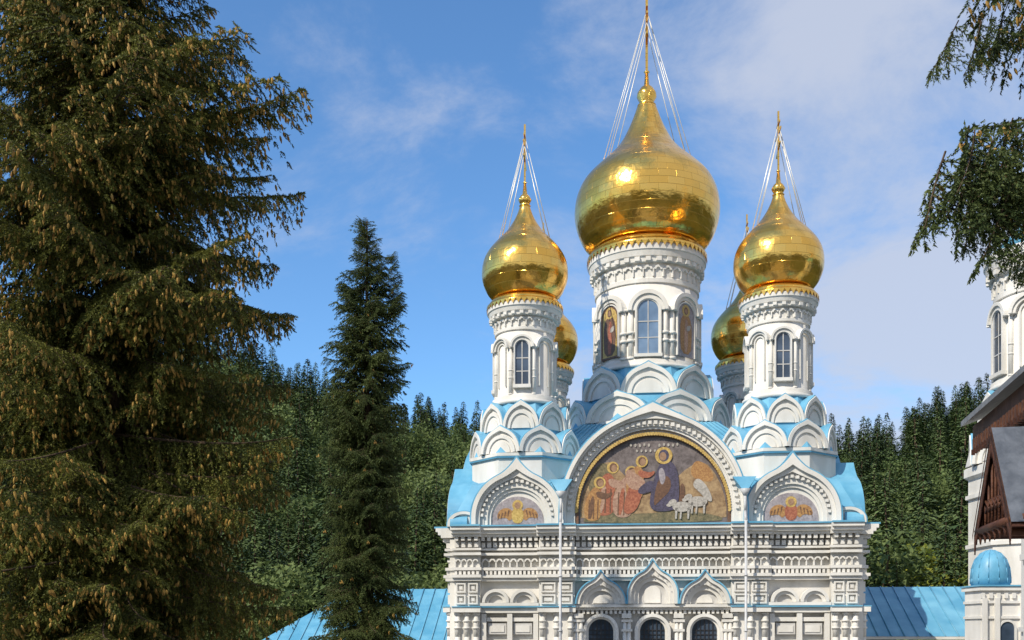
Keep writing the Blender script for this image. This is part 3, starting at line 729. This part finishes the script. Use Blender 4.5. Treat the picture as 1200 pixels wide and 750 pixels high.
for (px,py) in ((1128,165),(1135,175),(1150,180),(1168,190),(1185,195),(1160,160),(1190,160),(1135,150),(1195,215),(1175,150),(1118,165),(1140,200),(1180,220),(1165,215),(1195,190),(1125,20),(1145,30),(1165,15),(1185,5)):
    X=(px-600)*12/1200-x2; Z=(740-py)*12/1200+HC
    place(rt,'D',(X,r.uniform(-.3,.3),Z),pi+r.uniform(-.7,.7),math.radians(r.uniform(-76,-58)),r.uniform(.7,1.1) if py>100 else r.uniform(.5,.8),r.uniform(-.5,.5),r)
rt.done(NEEDLE_D)

def fconifer(seed,H=16.,R=2.9):
    r=np.random.default_rng(seed); n=2300
    t=r.random(n)**.75; t=1-t; t=np.clip(t,0,1)
    z=H*(.08+.92*t); rr=(R*(1-t)**.85+.12)*(.8+.2*np.sin(z*4.5+seed))*np.sqrt(r.uniform(.25,1,n)); a=r.uniform(0,2*pi,n)
    c=np.stack([rr*np.cos(a),rr*np.sin(a),z],1); out=np.stack([np.cos(a),np.sin(a),-.45*np.ones(n)],1)
    out=nrm(out+r.normal(0,.25,(n,3))); tan=nrm(np.cross(out,[0,0,1.]))+r.normal(0,.2,(n,3))
    ln=r.uniform(.35,.8,n)[:,None]*(.4+.6*(1-t))[:,None]; w=ln*.33
    V=np.stack([c-tan*w,c+tan*w,c+out*ln],1); ex=MB(); ex.tube((0,0,-1),(0,0,H),.2,.02,n=6,mat=1)
    return tri_mesh('forest_conifer',V,np.zeros(n,int),[FCON,BARK],ex)
def fdecid(seed,H=13.,mt=None):
    r=np.random.default_rng(seed); n=3800; nl=16
    lob=np.stack([r.normal(0,1.7,nl),r.normal(0,1.7,nl),r.uniform(.38,.86,nl)*H],1); lr=r.uniform(1.0,2.0,nl)
    k=r.integers(0,nl,n); d=nrm(r.normal(0,1,(n,3))); c=lob[k]+d*(lr[k]*r.uniform(.5,1.12,n))[:,None]
    u=nrm(r.normal(0,1,(n,3))); v=nrm(np.cross(u,d+r.normal(0,.5,(n,3)))); s_=r.uniform(.12,.25,n)[:,None]
    V=np.stack([c-u*s_,c+v*s_*1.1,c+u*s_],1)
    ex=MB(); ex.tube((0,0,-1),(0,0,H*.5),.25,.15,n=6,mat=1)
    for i in range(nl): ex.tube((0,0,H*.35),tuple(lob[i]),.09,.03,n=4,mat=1)
    return tri_mesh('forest_deciduous',V,np.zeros(n,int),[mt or FDEC,BARK],ex)
FC=[fconifer(i) for i in range(5)]; FD=[fdecid(10+i) for i in range(5)]; FL=[fdecid(30+i,11,FDECL) for i in range(2)]
forest=empty('forest'); r=random.Random(21)
def tree(me,x,y,sc,dz=0):
    o=bpy.data.objects.new('forest_tree',me); COL.objects.link(o); o.parent=forest; o.location=(x,y,height(x,y)-.3+dz); o.rotation_euler=(r.uniform(-.04,.04),r.uniform(-.04,.04),r.uniform(0,6.28)); o.scale=(sc*r.uniform(.9,1.3),sc*r.uniform(.9,1.3),sc)
cnt=0
while cnt<1950:
    az=math.radians(r.uniform(-32,32)); d=math.sqrt(r.uniform(64**2,215**2)); x,y=d*math.sin(az),d*math.cos(az)
    if d<75 and abs(x-6)<14: continue
    patch=math.sin(x*.045+1)+math.cos(y*.05+x*.02)
    me=r.choice(FD) if (patch+r.uniform(-1.8,1.8)>.7) else r.choice(FC)
    tree(me,x,y,r.uniform(.6,1.1)); cnt+=1
for i in range(700):
    az=math.radians(r.uniform(36,324)); d=r.uniform(90,210); tree(r.choice(FC+FD),d*math.sin(az),d*math.cos(az),r.uniform(.7,1.1))
for (px,d,sc) in ((1045,62,.72),(1075,60,.62),(1100,64,.85),(1125,60,.8),(1060,70,.95),(1150,66,.9),(1085,72,1.0),(1110,58,.7),(1085,57,.6)):
    tree(r.choice(FL if r.random()<.8 else FD),(px-600)*d/1200,d,sc*1.15)
for (px,d,sc) in ((470,62,.8),(505,64,.9),(350,62,.9),(520,70,1.0),(330,66,1.0),(450,70,1.05)):
    tree(r.choice(FD),(px-600)*d/1200,d,sc)

# ---------------------------------------------------------------- light
SAZ=226; SEL=41
w=bpy.data.worlds.new('World'); S.world=w; w.use_nodes=True; nt=w.node_tree; N=nt.nodes; L=nt.links
bg=N['Background']; bg.inputs['Strength'].default_value=.13
sk=N.new('ShaderNodeTexSky'); sk.sky_type='NISHITA'; sk.sun_disc=False; sk.sun_elevation=math.radians(SEL); sk.sun_rotation=math.radians(SAZ)
sk.air_density=1.0; sk.dust_density=.6; sk.ozone_density=2.0
tint=N.new('ShaderNodeMix'); tint.data_type='RGBA'; tint.blend_type='MULTIPLY'; tint.inputs['Factor'].default_value=1; L.new(sk.outputs[0],tint.inputs['A']); tint.inputs['B'].default_value=(.88,1.28,1.58,1)
tc=N.new('ShaderNodeTexCoord'); sp=N.new('ShaderNodeSeparateXYZ'); L.new(tc.outputs['Generated'],sp.inputs[0])
def M2(op,a,b,c=None):
    n=N.new('ShaderNodeMath'); n.operation=op
    for i,v in enumerate((a,b,c)):
        if v is None: continue
        if isinstance(v,(int,float)): n.inputs[i].default_value=v
        else: L.new(v,n.inputs[i])
    return n.outputs[0]
zc=M2('ADD',M2('MAXIMUM',sp.outputs['Z'],0.0),.30)
cb=N.new('ShaderNodeCombineXYZ'); L.new(M2('DIVIDE',sp.outputs['X'],zc),cb.inputs[0]); L.new(M2('DIVIDE',sp.outputs['Y'],zc),cb.inputs[1])
mp=N.new('ShaderNodeMapping'); mp.inputs['Rotation'].default_value=(0,0,math.radians(20)); mp.inputs['Scale'].default_value=(1,1.15,1); mp.inputs['Location'].default_value=(3.2,1.1,0); L.new(cb.outputs[0],mp.inputs[0])
nz=N.new('ShaderNodeTexNoise'); nz.inputs['Scale'].default_value=2.2; nz.inputs['Detail'].default_value=10; nz.inputs['Roughness'].default_value=.64; nz.inputs['Distortion'].default_value=.35; L.new(mp.outputs[0],nz.inputs['Vector'])
east=M2('MAXIMUM',M2('MINIMUM',M2('MULTIPLY_ADD',sp.outputs['X'],.85,-.03),.20),-.10); back=M2('MULTIPLY',M2('MAXIMUM',M2('MULTIPLY',sp.outputs['Y'],-1.0),0.0),.4)  # back: unseen cloud cover added behind the camera to brighten the dome reflections
dens=M2('ADD',M2('ADD',nz.outputs['Fac'],east),back)
rp=N.new('ShaderNodeValToRGB'); rp.color_ramp.elements[0].position=.44; rp.color_ramp.elements[1].position=.76; rp.color_ramp.interpolation='EASE'
L.new(dens,rp.inputs['Fac'])
mx=N.new('ShaderNodeMix'); mx.data_type='RGBA'; L.new(M2('MULTIPLY',rp.outputs['Color'],.85),mx.inputs['Factor']); L.new(tint.outputs['Result'],mx.inputs['A']); mx.inputs['B'].default_value=(4.6,5.0,6.0,1)
L.new(mx.outputs['Result'],bg.inputs['Color'])
sun=bpy.data.lights.new('sun','SUN'); sun.energy=4.7; sun.angle=math.radians(.5); sun.color=(1,.91,.76)
so=bpy.data.objects.new('sun',sun); COL.objects.link(so)
a=math.radians(SAZ); e=math.radians(SEL); dv=Vector((math.sin(a)*math.cos(e),math.cos(a)*math.cos(e),math.sin(e)))
so.rotation_euler=dv.to_track_quat('Z','Y').to_euler(); so.location=dv*50

cam=bpy.data.cameras.new('camera'); co=bpy.data.objects.new('camera',cam); COL.objects.link(co)
co.location=(0,0,HC); co.rotation_euler=(pi/2,0,0); cam.lens=36; cam.sensor_width=36; cam.shift_y=365/1200; cam.clip_end=5000; cam.clip_start=.1
S.camera=co
